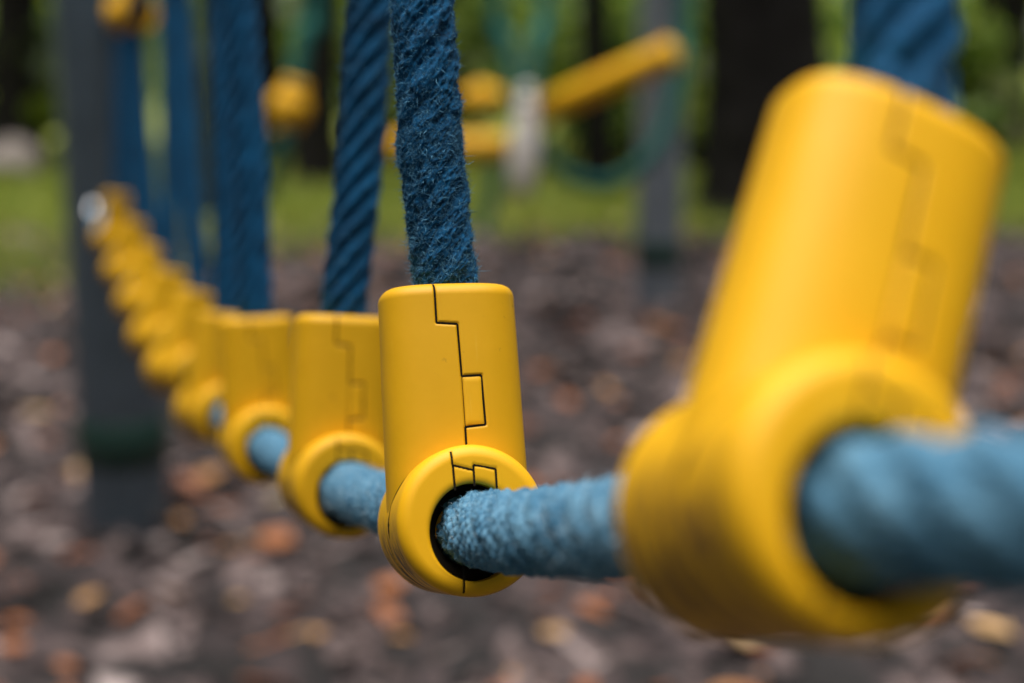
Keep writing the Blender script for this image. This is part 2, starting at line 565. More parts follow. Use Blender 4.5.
def make_collar(parent):
    Ro, Ri, rf = .0186, .0119, .0034
    prof = []
    prof += [(Ri, y) for y in np.linspace(.0222, YF + .0011, 12)]
    prof += [(Ri + .001 * (1 - math.cos(q)), YF + .001 * (1 - math.sin(q))) for q in np.linspace(0, math.pi / 2, 6)]
    prof += [(r_, YF) for r_ in np.arange(Ri + .0013, Ro - rf, .00024)]
    prof += [(Ro - rf + rf * math.sin(q), YF + rf * (1 - math.cos(q))) for q in np.linspace(0, math.pi / 2, 20)]
    prof += [(Ro, y) for y in np.linspace(YF + rf + .0006, 0.0187, 60)]
    prof += [(Ro - rf + rf * math.cos(q), 0.0187 + rf * math.sin(q)) for q in np.linspace(0, math.pi / 2, 10)]
    prof += [(Ri, .0223)]
    prof = np.array(prof)
    N = 420
    th = np.linspace(0, 2 * math.pi, N, endpoint=False)
    X = prof[:, 0][:, None] * np.cos(th); Z = prof[:, 0][:, None] * np.sin(th)
    Y = np.broadcast_to(prof[:, 1][:, None], X.shape).copy()
    X = X * (1 - .08 * np.clip((Ro - rf - prof[:, 0]) / (Ro - rf - Ri), 0, 1)[:, None])
    Z = Z - .0029 * np.clip((Ro - rf - prof[:, 0]) / (Ro - rf - Ri), 0, 1)[:, None]
    fr = (Y < YF + rf + .0005) & (prof[:, 0] > Ri + .0002)[:, None]
    d = np.full(X.shape, 1.0)
    for p in faceS: d = np.minimum(d, seg_dist(X, Z, p))
    dep = .0004 * np.clip(1 - d / .0004, 0, 1) ** .7 * fr
    Y = Y + dep
    # a shallow parting groove round the barrel behind the sleeve
    g = np.clip(1 - np.abs(Y - .0030) / .0005, 0, 1) * (np.hypot(X, Z) > Ro - .0003)
    rr = 1 - .0006 / Ro * g
    X, Z = X * rr, Z * rr
    v = np.stack([X, Y, Z], -1).reshape(-1, 3)
    c = link_mesh('collar', v, grid_faces(len(prof), N)[:, ::-1].copy(), M_col, parent)
    return c

def face_y(x, z):
    r_ = math.hypot(x, z); Ro, rf = .0186, .0034
    q = max(0., r_ - (Ro - rf)); q = min(q, rf * .999)
    return YF + rf - math.sqrt(rf * rf - q * q)

def make_connector():
    root = empty('rope_connector')
    make_sleeve(root)
    col = make_collar(root)
    tap = lambda z: 1 - .035 * min(max(z / H, 0), 1)
    sf = lambda x, z: float(yfront(np.array(x / tap(z))) * tap(z))
    sf2 = lambda x, z: sf(x, z) + (.0 if z < H - .0032 else .0032 - math.sqrt(max(0, .0032 ** 2 - (z - H + .0032) ** 2)))
    # the seam on the visible front and one straight seam on the back
    pf = [(a, min(c, H - .0003)) for a, c in seamF]
    a_ = strip(pf, .00026, sf2, .00016)
    b_ = strip(seamF2, .00008, sf2, .00012)
    bk = strip([(0, .058), (0, .014)], .0002, lambda x, z: -sf(x, z), .00006)
    V, Fq = merge([a_, b_, bk])
    link_mesh('seam', V, Fq, M_seam, root, smooth=False)
    # latch tab, slightly proud and slightly paler from rubbing
    x0, x1, z0, z1 = .00107, .0056, .0240, .0359
    nx_, nz_ = 10, 20
    vs = []
    for layer, lift in ((0, .0002), (1, -.00016)):
        for iz in range(nz_ + 1):
            for ix in range(nx_ + 1):
                fx, fz_ = ix / nx_, iz / nz_
                e = min(min(fx, 1 - fx) * (x1 - x0), min(fz_, 1 - fz_) * (z1 - z0))
                xx, zz = x0 + fx * (x1 - x0), z0 + fz_ * (z1 - z0)
                ro = .00018 * max(0, 1 - e / .0003) if layer else 0
                vs.append((xx, sf(xx, zz) + lift + ro, zz))
    vs = np.array(vs)
    n1 = (nx_ + 1) * (nz_ + 1)
    top = grid_faces(nz_ + 1, nx_ + 1, False) + n1
    link_mesh('latch_tab', vs, top, M_yel, root)
    # dark annulus painting the shade inside the hole, set back on both sides
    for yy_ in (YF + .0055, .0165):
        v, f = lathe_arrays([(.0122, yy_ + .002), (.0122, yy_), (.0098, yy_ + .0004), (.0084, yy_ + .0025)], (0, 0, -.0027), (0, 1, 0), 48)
        link_mesh('hole_shade', v, f, M_seam, col)
    cs = [strip(p, .00027, face_y, .00014) for p in faceS]
    V, Fq = merge(cs)
    link_mesh('collar_seam', V, Fq, M_seam, col, smooth=False)
    # dark gap on either flank where the sleeve meets the ring
    for sgn in (-1, 1):
        M_ = 40
        zz_ = np.linspace(.0125, -.0035, M_)
        fr_ = np.linspace(0, 1, M_)
        wv = .00022 + .00060 * np.exp(-((fr_ - .22) / .12) ** 2) + .00075 * np.exp(-((fr_ - .78) / .16) ** 2) * (1 + .4 * np.sin(fr_ * 60))
        wv *= np.clip(np.minimum(fr_, 1 - fr_) / .08, .1, 1)
        vv = []
        for i in range(M_):
            for s_ in (-1, 1):
                z_ = zz_[i]
                x_ = math.sqrt(.01868 ** 2 - z_ * z_)
                y_ = float(yfront(np.array(min(x_, .0179)))) - .0004 + s_ * wv[i] + (.0030 * (.0045 - z_) / .008 if z_ < .0045 else 0)
                vv.append((sgn * x_, y_, z_))
        o = np.arange(M_ - 1)[:, None] * 2
        link_mesh('hinge_slot', np.array(vv), o + np.array([[0, 1, 3, 2]]), M_seam, col, smooth=False)
    return root

proto = make_connector()

def orient(o, c, px0, px1, axis):
    """sleeve along the image direction px0->px1, barrel axis (local -Y) along axis"""
    a = axis / np.linalg.norm(axis)
    u0 = RIGHT * (px1[0] - px0[0]) - UP * (px1[1] - px0[1])
    u0 /= np.linalg.norm(u0)
    ray = c - CAM; ray /= np.linalg.norm(ray)
    u = u0 - ray * ((u0 @ a) / (ray @ a))
    u /= np.linalg.norm(u)
    y = -a; x = np.cross(y, u); x /= np.linalg.norm(x)
    m = Matrix(((x[0], y[0], u[0], c[0]), (x[1], y[1], u[1], c[1]), (x[2], y[2], u[2], c[2]), (0, 0, 0, 1)))
    o.matrix_world = m
    return u

CL = {
 'A': 'very large out of focus yellow connector in the right foreground, leaning to the right',
 'B': 'yellow plastic connector in sharp focus with crisp black seam lines and a latch tab',
 'C': 'slightly blurred yellow connector directly behind the sharp one, its left half showing',
 'D': 'second yellow connector behind the sharp one, blurred, with a pale rope stub below',
 'E': 'third blurred yellow connector behind the sharp one, half hidden, its ring at lower left',
 'F': 'fourth blurred yellow connector behind the sharp one, in the middle of the receding row',
 'G': 'fifth blurred yellow connector behind the sharp one, just right of the grey post edge',
 'H': 'third yellow connector counted from the post end of the bottom row',
 'I': 'second yellow connector counted from the post end of the bottom row',
 'J': 'last yellow connector of the bottom row, next to the shiny bolt on the post',
}
RL = {
 'A': 'dark blue rope rising from the large blurred foreground connector at upper right',
 'B': 'fuzzy deep blue rope in sharp focus rising from the sharp yellow connector',
 'C': 'blue twisted rope with slanting strands, just left of the sharp rope',
 'D': 'blurred dark blue rope rising from the second connector behind the sharp one',
 'E': 'blurred dark blue rope close against the left of the rope on the second connector',
 'F': 'blurred blue rope rising from the fourth connector behind the sharp one',
 'G': 'faint blue rope rising from the fifth connector behind the sharp one',
 'H': 'faint dark blue rope on the third connector counted from the post',
 'I': 'faint dark blue rope on the second connector counted from the post',
 'J': 'faint dark blue rope on the last connector, in front of the grey post',
}
ups = {}
FACE = {'A': (873, 494), 'B': (474, 520)}
keys = [k[0] for k in CH]
for i, (k, px, tp, z, way, ln) in enumerate(CH):
    c = cent[k]
    nearer = near1 if i == 0 else cent[keys[i - 1]]
    farther = end_pt if i == len(CH) - 1 else cent[keys[i + 1]]
    a1 = (nearer - c) / np.linalg.norm(nearer - c); a2 = (c - farther) / np.linalg.norm(c - farther)
    o = proto if i == 0 else copy_tree(proto)
    ax = a1 + a2
    if k in FACE:       # ring axis read off the photo: centre of the near face lies YF in front of the barrel centre
        g = FACE[k]
        d_ = FWD + RIGHT * ((g[0] - CX) / F) - UP * ((g[1] - CY) / F)
        dn = d_ / np.linalg.norm(d_)
        q = (c @ dn - CAM @ dn); perp2 = max(0., (c - CAM) @ (c - CAM) - q * q)
        tt = q - math.sqrt(max(0., YF * YF - perp2))
        ax = CAM + dn * tt - c
    if k in 'EFGHIJ': ax = AX[k]
    ups[k] = orient(o, c, px, tp, ax)
    tag(o, CL[k], 'rope connector', 'yellow connectors along the bottom rope')

# vertical ropes and the upper rope they hang from
tops = []
for i, (k, px, tp, z, way, ln) in enumerate(CH):
    c, u = cent[k], ups[k]
    pts = [c + u * .030, c + u * .050, c + u * .066]
    Zt = (pts[-1] - CAM) @ FWD
    zs = (u @ FWD) / max(.3, (u @ UP))
    base_v = (pts[-1] - CAM) @ UP
    for (wx, wy) in way[1:]:
        # depth follows the sleeve's own lean for a bit, then the rope rises nearly upright
        Zw = Zt
        for _ in range(4):
            vv = -(wy - CY) / F * Zw
            Zw = Zt + zs * .5 * (vv - base_v)
        pts.append(P(wx, wy, Zw))
    d = pts[-1] - pts[-2]; d /= np.linalg.norm(d)
    have = arclen(np.array(pts))[-1]
    if ln > have: pts.append(pts[-1] + d * (ln - have))
    path = catmull(pts, 40)
    tops.append(path[-1])
    S_ = arclen(path)
    if k == 'B':
        s_ = np.concatenate([np.arange(0, .10, .00026), np.arange(.10, .24, .0006), np.arange(.24, S_[-1], .003)]); nth = 300
    elif k == 'C':
        s_ = np.concatenate([np.arange(0, .17, .0006), np.arange(.17, S_[-1], .003)]); nth = 180
    else:
        s_ = np.arange(0, S_[-1], .0018 if k in 'ADE' else .003); nth = 72
    pos, nrm, tan = rope_surface(path, .0081 if k == 'B' else .0084, s_, nth, .062, tuple(RIGHT), pile=.0006,
                                 bump=.0002, lobe=.10 if k == 'B' else .21, seed=31 + i, cell=.0019, fibrous=.0011 if k == 'B' else .0006)
    ro = link_mesh('hanging_rope', pos.reshape(-1, 3), grid_faces(pos.shape[0], nth), M_blue)
    tag(ro, RL[k], 'rope', 'blue ropes rising from the yellow connectors')
    if k in 'BC':
        lim = np.searchsorted(s_, .115 if k == 'B' else .17)
        i0 = np.searchsorted(s_, .025)
        V, Fq = fuzz(pos, nrm, tan, 52000 if k == 'B' else 9000, (i0, lim), .0011 if k == 'B' else .0015, .00006 if k == 'B' else .00007, 51 + i, .7, .25)
        if k == 'B':
            V2, F2 = fuzz(pos, nrm, tan, 22000, (lim, np.searchsorted(s_, .24)), .0012, .00006, 71, .7, .25)
            V, Fq = merge([(V, Fq), (V2, F2)])
        f = link_mesh('fuzz', V, Fq, M_bluefuzz, ro, smooth=False); f['kind'] = 'stuff'

up_pts = [tops[0] + (tops[0] - tops[1]) * 1.5] + tops + [np.array([POST_BASE[0], POST_BASE[1], tops[-1][2] - .03])]
pth = catmull(up_pts, 20)
v, f = tube_arrays(pth, .0092, 24)
tag(link_mesh('hand_rope', v, f, M_blue), 'upper blue rope of the net, running in to the grey post at the top left', 'rope')
uc = copy_tree(proto)
cc = tops[7]
orient(uc, cc, (132, 14), (135, -40), (tops[6] - tops[8]) / np.linalg.norm(tops[6] - tops[8]) + RIGHT * 1.3)
tag(uc, 'yellow connector cut by the top edge of the picture beside the grey post', 'rope connector', 'yellow connectors along the bottom rope')

# ------------------------------------------------------------------ steel posts
def post(base, r, h, label, band_z, group=None, steel=None):
    root = empty('steel_post', base)
    prof = [(r, -.3), (r, h - .03), (r * .97, h - .012), (r * .8, h - .002), (.0005, h)]
    v, f = lathe_arrays(prof, (0, 0, 0), (0, 0, 1), 48)
    link_mesh('pole', v, f, steel or M_steel, root)
    rb = r + .0014
    v, f = lathe_arrays([(r - .001, band_z - .037), (rb, band_z - .034), (rb + .0002, band_z), (rb, band_z + .034), (r - .001, band_z + .037)], (0, 0, 0), (0, 0, 1), 48)
    link_mesh('band', v, f, M_band, root)
    tag(root, label, 'post', group)
    return root

NP = post(POST_BASE, POST_R, 2.2, 'grey steel post with a dark green band, left of the row of yellow connectors', .150, 'steel posts')
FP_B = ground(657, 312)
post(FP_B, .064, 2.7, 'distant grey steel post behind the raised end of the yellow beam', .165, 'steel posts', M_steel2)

# shackle that ties the foot rope to the post
end_pt = on_post(95, 213, POST_R + .022)
eb = empty('eye_bolt', end_pt)
to_post = np.array([POST_BASE[0], POST_BASE[1], end_pt[2]]) - end_pt
tp_ = to_post / np.linalg.norm(to_post)
th = np.linspace(0, 2 * math.pi, 33)
e1 = tp_; e2 = np.array([0, 0, 1.0])
ring = np.array([(math.cos(q) * e1 + math.sin(q) * e2) * .013 for q in th])
v, f = tube_arrays(ring, .0045, 12, ref=np.cross(e1, e2))
link_mesh('eye', v, f, M_polished, eb)
v, f = lathe_arrays([(.0005, .012), (.0055, .012), (.0055, np.linalg.norm(to_post))], (0, 0, 0), tp_, 16)
link_mesh('shank', v, f, M_polished, eb)
v, f = lathe_arrays([(.0005, -.008), (.005, -.0075), (.0075, -.005), (.0088, 0), (.0075, .005), (.005, .0075), (.0005, .008)], -tp_ * .016, -tp_, 24)
link_mesh('domed_nut', v, f, M_polished, eb)
tag(eb, 'shiny steel eye bolt on the grey post at the far end of the bottom rope', 'bolt')

# ------------------------------------------------------------------ second play structure behind
def bar(name, a, c, r, material, flat=1.0, parent=None):
    a, c = np.array(a), np.array(c)
    d = (c - a); ln = np.linalg.norm(d); d /= ln
    prof = []
    for q in np.linspace(0, math.pi / 2, 6): prof.append((max(.0004, r * math.sin(q)), r * .5 * (1 - math.cos(q))))
    for q in np.linspace(0, math.pi / 2, 6): prof.append((max(.0004, r * math.cos(q)), ln - r * .5 + r * .5 * math.sin(q)))
    v, f = lathe_arrays(prof, a, d, 28)
    return link_mesh(name, v, f, material, parent)

def ball_joint(px, py, Z, r, label, axis=(0, 0, 1)):
    c = P(px, py, Z)
    root = empty('ball_joint', c)
    prof = [(max(.0004, r * math.sin(q)), -r * math.cos(q)) for q in np.linspace(0, math.pi, 20)]
    v, f = lathe_arrays(prof, (0, 0, 0), axis, 28)
    link_mesh('ball', v, f, M_yel, root)
    for s_ in (-1, 1):
        pr = [(r * .5, s_ * r * .75), (r * .62, s_ * r * .85), (r * .62, s_ * r * 1.25), (r * .5, s_ * r * 1.32), (r * .3, s_ * r * 1.32)]
        v, f = lathe_arrays(pr, (0, 0, 0), axis, 24)
        link_mesh('collar', v, f, M_yel, root)
    tag(root, label, 'rope joint', 'yellow joints of the far rope structure')
    return root

def trope(pix, Z, r, material, label, grp='teal ropes of the far structure', upto=None):
    pts = [P(x, y, Z + dz) for x, y, dz in pix]
    if upto is not None:
        p0 = pts[0]; pts = [np.array([p0[0] + (p0[0] - pts[1][0]) * .6, p0[1], upto])] + pts
    v, f = tube_arrays(catmull(pts, 12), r, 14, ref=(0.2, 1, .1))
    o = link_mesh('play_rope', v, f, material)
    tag(o, label, 'rope', grp)
    return o

ZB = 3.55
beam = empty('play_beam', P(618, 76, ZB))
bl = np.array(beam.location)
bar('tube', P(532, 115, ZB + .1) - bl, P(668, 55, ZB - .12) - bl, .036, M_yel, parent=beam)
bar('end_cap', P(660, 58.5, ZB - .105) - bl, P(677, 51, ZB - .13) - bl, .040, M_yel, parent=beam)
tag(beam, 'slanting yellow tube beam pointing up in front of the distant grey post', 'beam')
sb = empty('seat_bar', P(450, 148, ZB + .2))
bl = np.array(sb.location)
bar('tube', P(392, 146, ZB + .2) - bl, P(508, 147, ZB + .2) - bl, .036, M_yel, parent=sb)
bar('end_cap', P(384, 146, ZB + .2) - bl, P(397, 146, ZB + .2) - bl, .040, M_yel, parent=sb)
tag(sb, 'level yellow bar showing on both sides of the sharp blue rope', 'bar')
ball_joint(482, 98, ZB, .040, 'blurred yellow joint just right of the sharp blue rope, above the level bar', (1, 0, .1))
ball_joint(289, 108, ZB - .3, .048, 'large blurred yellow joint left of the twisted blue rope', (.3, 0, 1))
ball_joint(204, 70, ZB, .022, 'small orange yellow joint high between the blurred blue ropes')
# pale fender hanging under the beam's low end
c = P(524, 150, ZB - .1)
pr = [(.0005, -.115), (.020, -.108), (.031, -.075), (.036, -.02), (.034, .03), (.027, .075), (.022, .10), (.024, .115), (.018, .125), (.0005, .127)]
hp = empty('hanging_fender', c)
v, f = lathe_arrays(pr, (0, 0, 0), (.06, 0, 1), 28); link_mesh('body', v, f, M_white, hp)
v, f = lathe_arrays([(.012, .12), (.016, .125), (.016, .15), (.010, .155), (.0005, .156)], (0, 0, 0), (.06, 0, 1), 20); link_mesh('neck', v, f, M_white, hp)
tag(hp, 'pale off white hanging fender below the low end of the yellow beam', 'fender')
BEAMZ = 2.45
trope([(316, -40, 0), (305, 30, 0), (291, 100, 0)], ZB - .3, .019, M_teal, 'teal rope coming down to the large yellow joint left of the twisted rope', upto=BEAMZ)
trope([(289, 112, 0), (281, 150, 0), (266, 200, .1)], ZB - .3, .017, M_teal, 'teal rope trailing below the large yellow joint left of the twisted rope')
trope([(494, -40, 0), (505, 40, 0), (522, 112, 0)], ZB, .020, M_teal, 'dark teal rope, left one of the pair coming down to the pale fender', upto=BEAMZ)
trope([(546, -40, .1), (538, 40, 0), (530, 112, 0)], ZB, .020, M_teal, 'dark teal rope, right one of the pair coming down to the pale fender', upto=BEAMZ)
trope([(686, -40, 0), (680, 60, 0), (668, 118, 0), (646, 160, 0), (606, 184, 0), (562, 170, .0), (536, 130, 0)], ZB + .1, .019, M_teal, 'teal rope sagging in a loop beneath the slanting yellow beam', upto=BEAMZ)
trope([(496, 152, .2), (494, 195, .2), (482, 232, .2)], ZB, .016, M_teal, 'short teal rope hanging below the level yellow bar')
trope([(205, -40, 0), (204, 70, 0), (206, 150, 0), (207, 214, 0)], ZB, .026, M_greenplay, 'dark green rope hanging straight through the small orange yellow joint', upto=BEAMZ)
ob = np.array([FP_B[0], FP_B[1], BEAMZ])
v, f = tube_arrays(np.array([ob + [.0, 0, .02], ob + [-1.2, -.3, .02], P(204, 0, ZB) * [1, 1, 0] + [-.3, 0, BEAMZ + .02]]), .045, 24)

# ------------------------------------------------------------------ ground
def ground_mat():
    m, n, b, L = mat('bark_mulch_soil')
    tc = n.nodes.new('ShaderNodeTexCoord')
    x = noise(n, L, 16, 6, .65, tc.outputs['Object'])
    r = ramp(n, [(.30, (.012, .009, .008)), (.48, (.028, .021, .019)), (.60, (.07, .052, .048)), (.75, (.12, .095, .09))])
    L(x.outputs[0], r.inputs[0]); L(r.outputs[0], b.inputs['Base Color'])
    b.inputs['Roughness'].default_value = .95
    bp = n.nodes.new('ShaderNodeBump'); bp.inputs['Distance'].default_value = .03
    L(x.outputs[0], bp.inputs['Height']); L(bp.outputs[0], b.inputs['Normal'])
    return m
def grass_ground_mat():
    m, n, b, L = mat('lawn_soil')
    tc = n.nodes.new('ShaderNodeTexCoord')
    x = noise(n, L, 1.6, 5, .6, tc.outputs['Object'])
    r = ramp(n, [(.3, (.12, .16, .024)), (.5, (.25, .29, .04)), (.68, (.33, .32, .06))])
    L(x.outputs[0], r.inputs[0]); L(r.outputs[0], b.inputs['Base Color'])
    b.inputs['Roughness'].default_value = .95
    return m

gv = np.array([(-150, -60, 0), (150, -60, 0), (150, 250, 0), (-150, 250, 0)], float)
g_ = link_mesh('ground', gv, np.array([[0, 1, 2, 3]]), ground_mat()); g_['kind'] = 'structure'
# lawn sheet with a wavy near edge
EDGE = 5.35
xs = np.linspace(-60, 60, 481)
edge = EDGE - 1.35 / (1 + np.exp((xs + 1.05) * 5)) + .10 * np.sin(xs * 1.3) + .07 * np.sin(xs * 3.7 + 1) + .05 * np.sin(xs * 8.1)
vv = np.concatenate([np.stack([xs, edge, np.full_like(xs, .004)], 1), np.stack([xs, np.full_like(xs, 48.), np.full_like(xs, .004)], 1)], 0)
g2 = link_mesh('lawn', vv, grid_faces(2, len(xs), False), grass_ground_mat()); g2['kind'] = 'structure'

def island_mat(name, stops, rough=.8, trans=0., noise_mix=0.):
    m, n, b, L = mat(name)
    g = n.nodes.new('ShaderNodeNewGeometry')
    r = ramp(n, stops)
    src = g.outputs['Random Per Island']
    if noise_mix:       # damp and dry patches
        tc = n.nodes.new('ShaderNodeTexCoord')
        x = noise(n, L, 11, 3, .5, tc.outputs['Object'])
        mr = n.nodes.new('ShaderNodeMapRange'); mr.inputs[1].default_value = .33; mr.inputs[2].default_value = .67
        L(x.outputs[0], mr.inputs[0])
        mx = n.nodes.new('ShaderNodeMix'); mx.inputs[0].default_value = noise_mix
        L(src, mx.inputs[2]); L(mr.outputs[0], mx.inputs[3]); src = mx.outputs[0]
    L(src, r.inputs[0])
    L(r.outputs[0], b.inputs['Base Color']); b.inputs['Roughness'].default_value = rough
    if trans:
        t = n.nodes.new('ShaderNodeBsdfTranslucent')
        L(mixc(n, L, 1.0, r.outputs[0], (1.0, 1.0, .5), 'MULTIPLY'), t.inputs[0])
        mx = n.nodes.new('ShaderNodeMixShader'); mx.inputs[0].default_value = trans
        L(b.outputs[0], mx.inputs[1]); L(t.outputs[0], mx.inputs[2])
        L(mx.outputs[0], n.nodes['Material Output'].inputs[0])
    return m

# mulch chips
M_chip = island_mat('bark_chips', noise_mix=.45, stops= [(0, (.006, .005, .0045)), (.34, (.012, .009, .0085)), (.54, (.040, .026, .026)), (.68, (.094, .064, .059)), (.84, (.205, .153, .145)), (1, (.42, .34, .32))], rough=.95)
NCH = 26000
Zs = 1.0 + 4.7 * rng.random(NCH) ** 1.35
xx = (rng.random(NCH) - .5) * 2 * (.60 * Zs + .5)
ln = rng.gamma(1.6, .020, NCH) + .014; wd = ln * rng.uniform(.3, .75, NCH); tk = rng.uniform(.002, .008, NCH)
rot = rng.uniform(0, 2 * math.pi, NCH); tx = rng.normal(0, .28, NCH); ty = rng.normal(0, .28, NCH)
cube = np.array([(-.5, -.5, 0), (.5, -.42, 0), (.46, .5, 0), (-.42, .45, 0), (-.46, -.42, 1), (.42, -.4, 1), (.4, .42, 1), (-.38, .4, 1)])
v = cube[None] * np.stack([ln, wd, tk], -1)[:, None, :]
v = v * (1 + .12 * rng.normal(size=v.shape))
z = v[..., 2] + v[..., 0] * tx[:, None] + v[..., 1] * ty[:, None]
cx, sx_ = np.cos(rot)[:, None], np.sin(rot)[:, None]
v = np.stack([v[..., 0] * cx - v[..., 1] * sx_ + xx[:, None], v[..., 0] * sx_ + v[..., 1] * cx + Zs[:, None], z + .004 + .012 * rng.random((NCH, 1))], -1)
cf = np.array([(4, 5, 6, 7), (0, 1, 5, 4), (1, 2, 6, 5), (2, 3, 7, 6), (3, 0, 4, 7)])
f = (np.arange(NCH)[:, None, None] * 8 + cf[None]).reshape(-1, 4)
v[..., 2] += (.022 * (vnoise((xx + 20) * 9, Zs * 9, 512, 91) - .4))[:, None]
tag(link_mesh('bark_mulch', v.reshape(-1, 3), f, M_chip, smooth=False), 'greyish brown bark chips covering the ground of the play area', 'mulch', kind='stuff')

# fallen leaves
M_leaf = island_mat('autumn_leaves', [(0, (.11, .04, .022)), (.45, (.24, .075, .028)), (.75, (.36, .12, .035)), (.92, (.42, .22, .07)), (1, (.42, .33, .20))], .6, .15)
def leaves_mesh(cxyz, size, tilt, r):
    N = len(cxyz)
    base = np.array([(-.5, 0, 0), (-.2, -.3, .06), (.2, -.27, .08), (.55, 0, .02), (.2, .27, .08), (-.2, .3, .06)])
    v = base[None] * size[:, None, None] * (1 + .12 * r.normal(size=(N, 6, 3)))
    a = r.uniform(0, 2 * math.pi, N); t1 = r.normal(0, tilt, N); t2 = r.normal(0, tilt, N)
    def rot(v, ang, i, j):
        c, s = np.cos(ang)[:, None], np.sin(ang)[:, None]
        w_ = v.copy(); w_[..., i] = v[..., i] * c - v[..., j] * s; w_[..., j] = v[..., i] * s + v[..., j] * c
        return w_
    v = rot(rot(rot(v, t1, 1, 2), t2, 0, 2), a, 0, 1) + cxyz[:, None, :]
    k = np.arange(N)[:, None] * 6
    f = np.concatenate([k + np.array([[0, 1, 2, 3]]), k + np.array([[0, 3, 4, 5]])], 0)
    return v.reshape(-1, 3), f
NL = 1400
Zs = 1.1 + 5.2 * rng.random(NL) ** 1.2
xx = (rng.random(NL) - .5) * 2 * (.55 * Zs + .4)
v, f = leaves_mesh(np.stack([xx, Zs, rng.uniform(.02, .035, NL)], 1), rng.uniform(.025, .06, NL), .25, rng)
tag(link_mesh('fallen_leaves', v, f, M_leaf), 'orange and brown fallen leaves scattered over the bark chips', 'leaves', kind='stuff')

# grass blades
M_gr = island_mat('grass_blades', [(0, (.12, .18, .025)), (.5, (.24, .30, .04)), (.85, (.34, .36, .06)), (1, (.40, .36, .09))], .7, .3)
NG = 100000
yy = EDGE - 1.6 + 7.0 * rng.random(NG) ** 1.1
xx = (rng.random(NG) - .5) * 2 * (.75 * yy + 2.0)
ed = np.interp(xx, xs, edge)
keep = yy > ed + .15 * rng.normal(size=NG)
yy, xx = yy[keep], xx[keep]; NG = len(yy)
h_ = rng.uniform(.03, .08, NG); wv = rng.uniform(.004, .009, NG); a = rng.uniform(0, math.pi, NG)
dx, dy = np.cos(a) * wv, np.sin(a) * wv; lx, ly = rng.normal(0, .03, NG), rng.normal(0, .03, NG)
z0 = np.zeros(NG)
v = np.stack([np.stack([xx - dx, yy - dy, z0], 1), np.stack([xx + dx, yy + dy, z0], 1),
              np.stack([xx + dx * .3 + lx, yy + dy * .3 + ly, h_], 1), np.stack([xx - dx * .3 + lx, yy - dy * .3 + ly, h_], 1)], 1)
f = np.arange(NG * 4).reshape(-1, 4)
tag(link_mesh('grass', v.reshape(-1, 3), f, M_gr, smooth=False), 'short green grass beyond the bark chips', 'grass', kind='stuff')

# ------------------------------------------------------------------ trees and undergrowth
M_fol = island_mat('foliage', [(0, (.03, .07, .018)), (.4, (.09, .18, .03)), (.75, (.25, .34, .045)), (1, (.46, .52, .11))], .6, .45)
M_sunf = island_mat('sun_painted_foliage', [(0, (.10, .16, .025)), (.4, (.24, .34, .04)), (.8, (.42, .50, .08)), (1, (.55, .58, .18))], .6, .45)  # brighter leaf colours with the sunlight painted in
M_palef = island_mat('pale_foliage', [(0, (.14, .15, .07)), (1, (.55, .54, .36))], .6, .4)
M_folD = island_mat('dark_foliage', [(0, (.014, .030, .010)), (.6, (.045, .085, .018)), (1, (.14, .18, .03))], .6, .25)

def clumps(centers, radii, per, size, r, zmin=.02):
    out = []
    for c, rad_ in zip(centers, radii):
        n_ = int(per * r.uniform(.6, 1.4))
        d = r.normal(size=(n_, 3)); d /= np.linalg.norm(d, axis=1)[:, None]
        q = c + d * rad_ * (r.random((n_, 1)) ** .45) * np.array([1, 1, .8])
        out.append(q)
    q = np.vstack(out); q = q[q[:, 2] > zmin]
    return leaves_mesh(q, r.uniform(size * .7, size * 1.3, len(q)), 1.0, r)

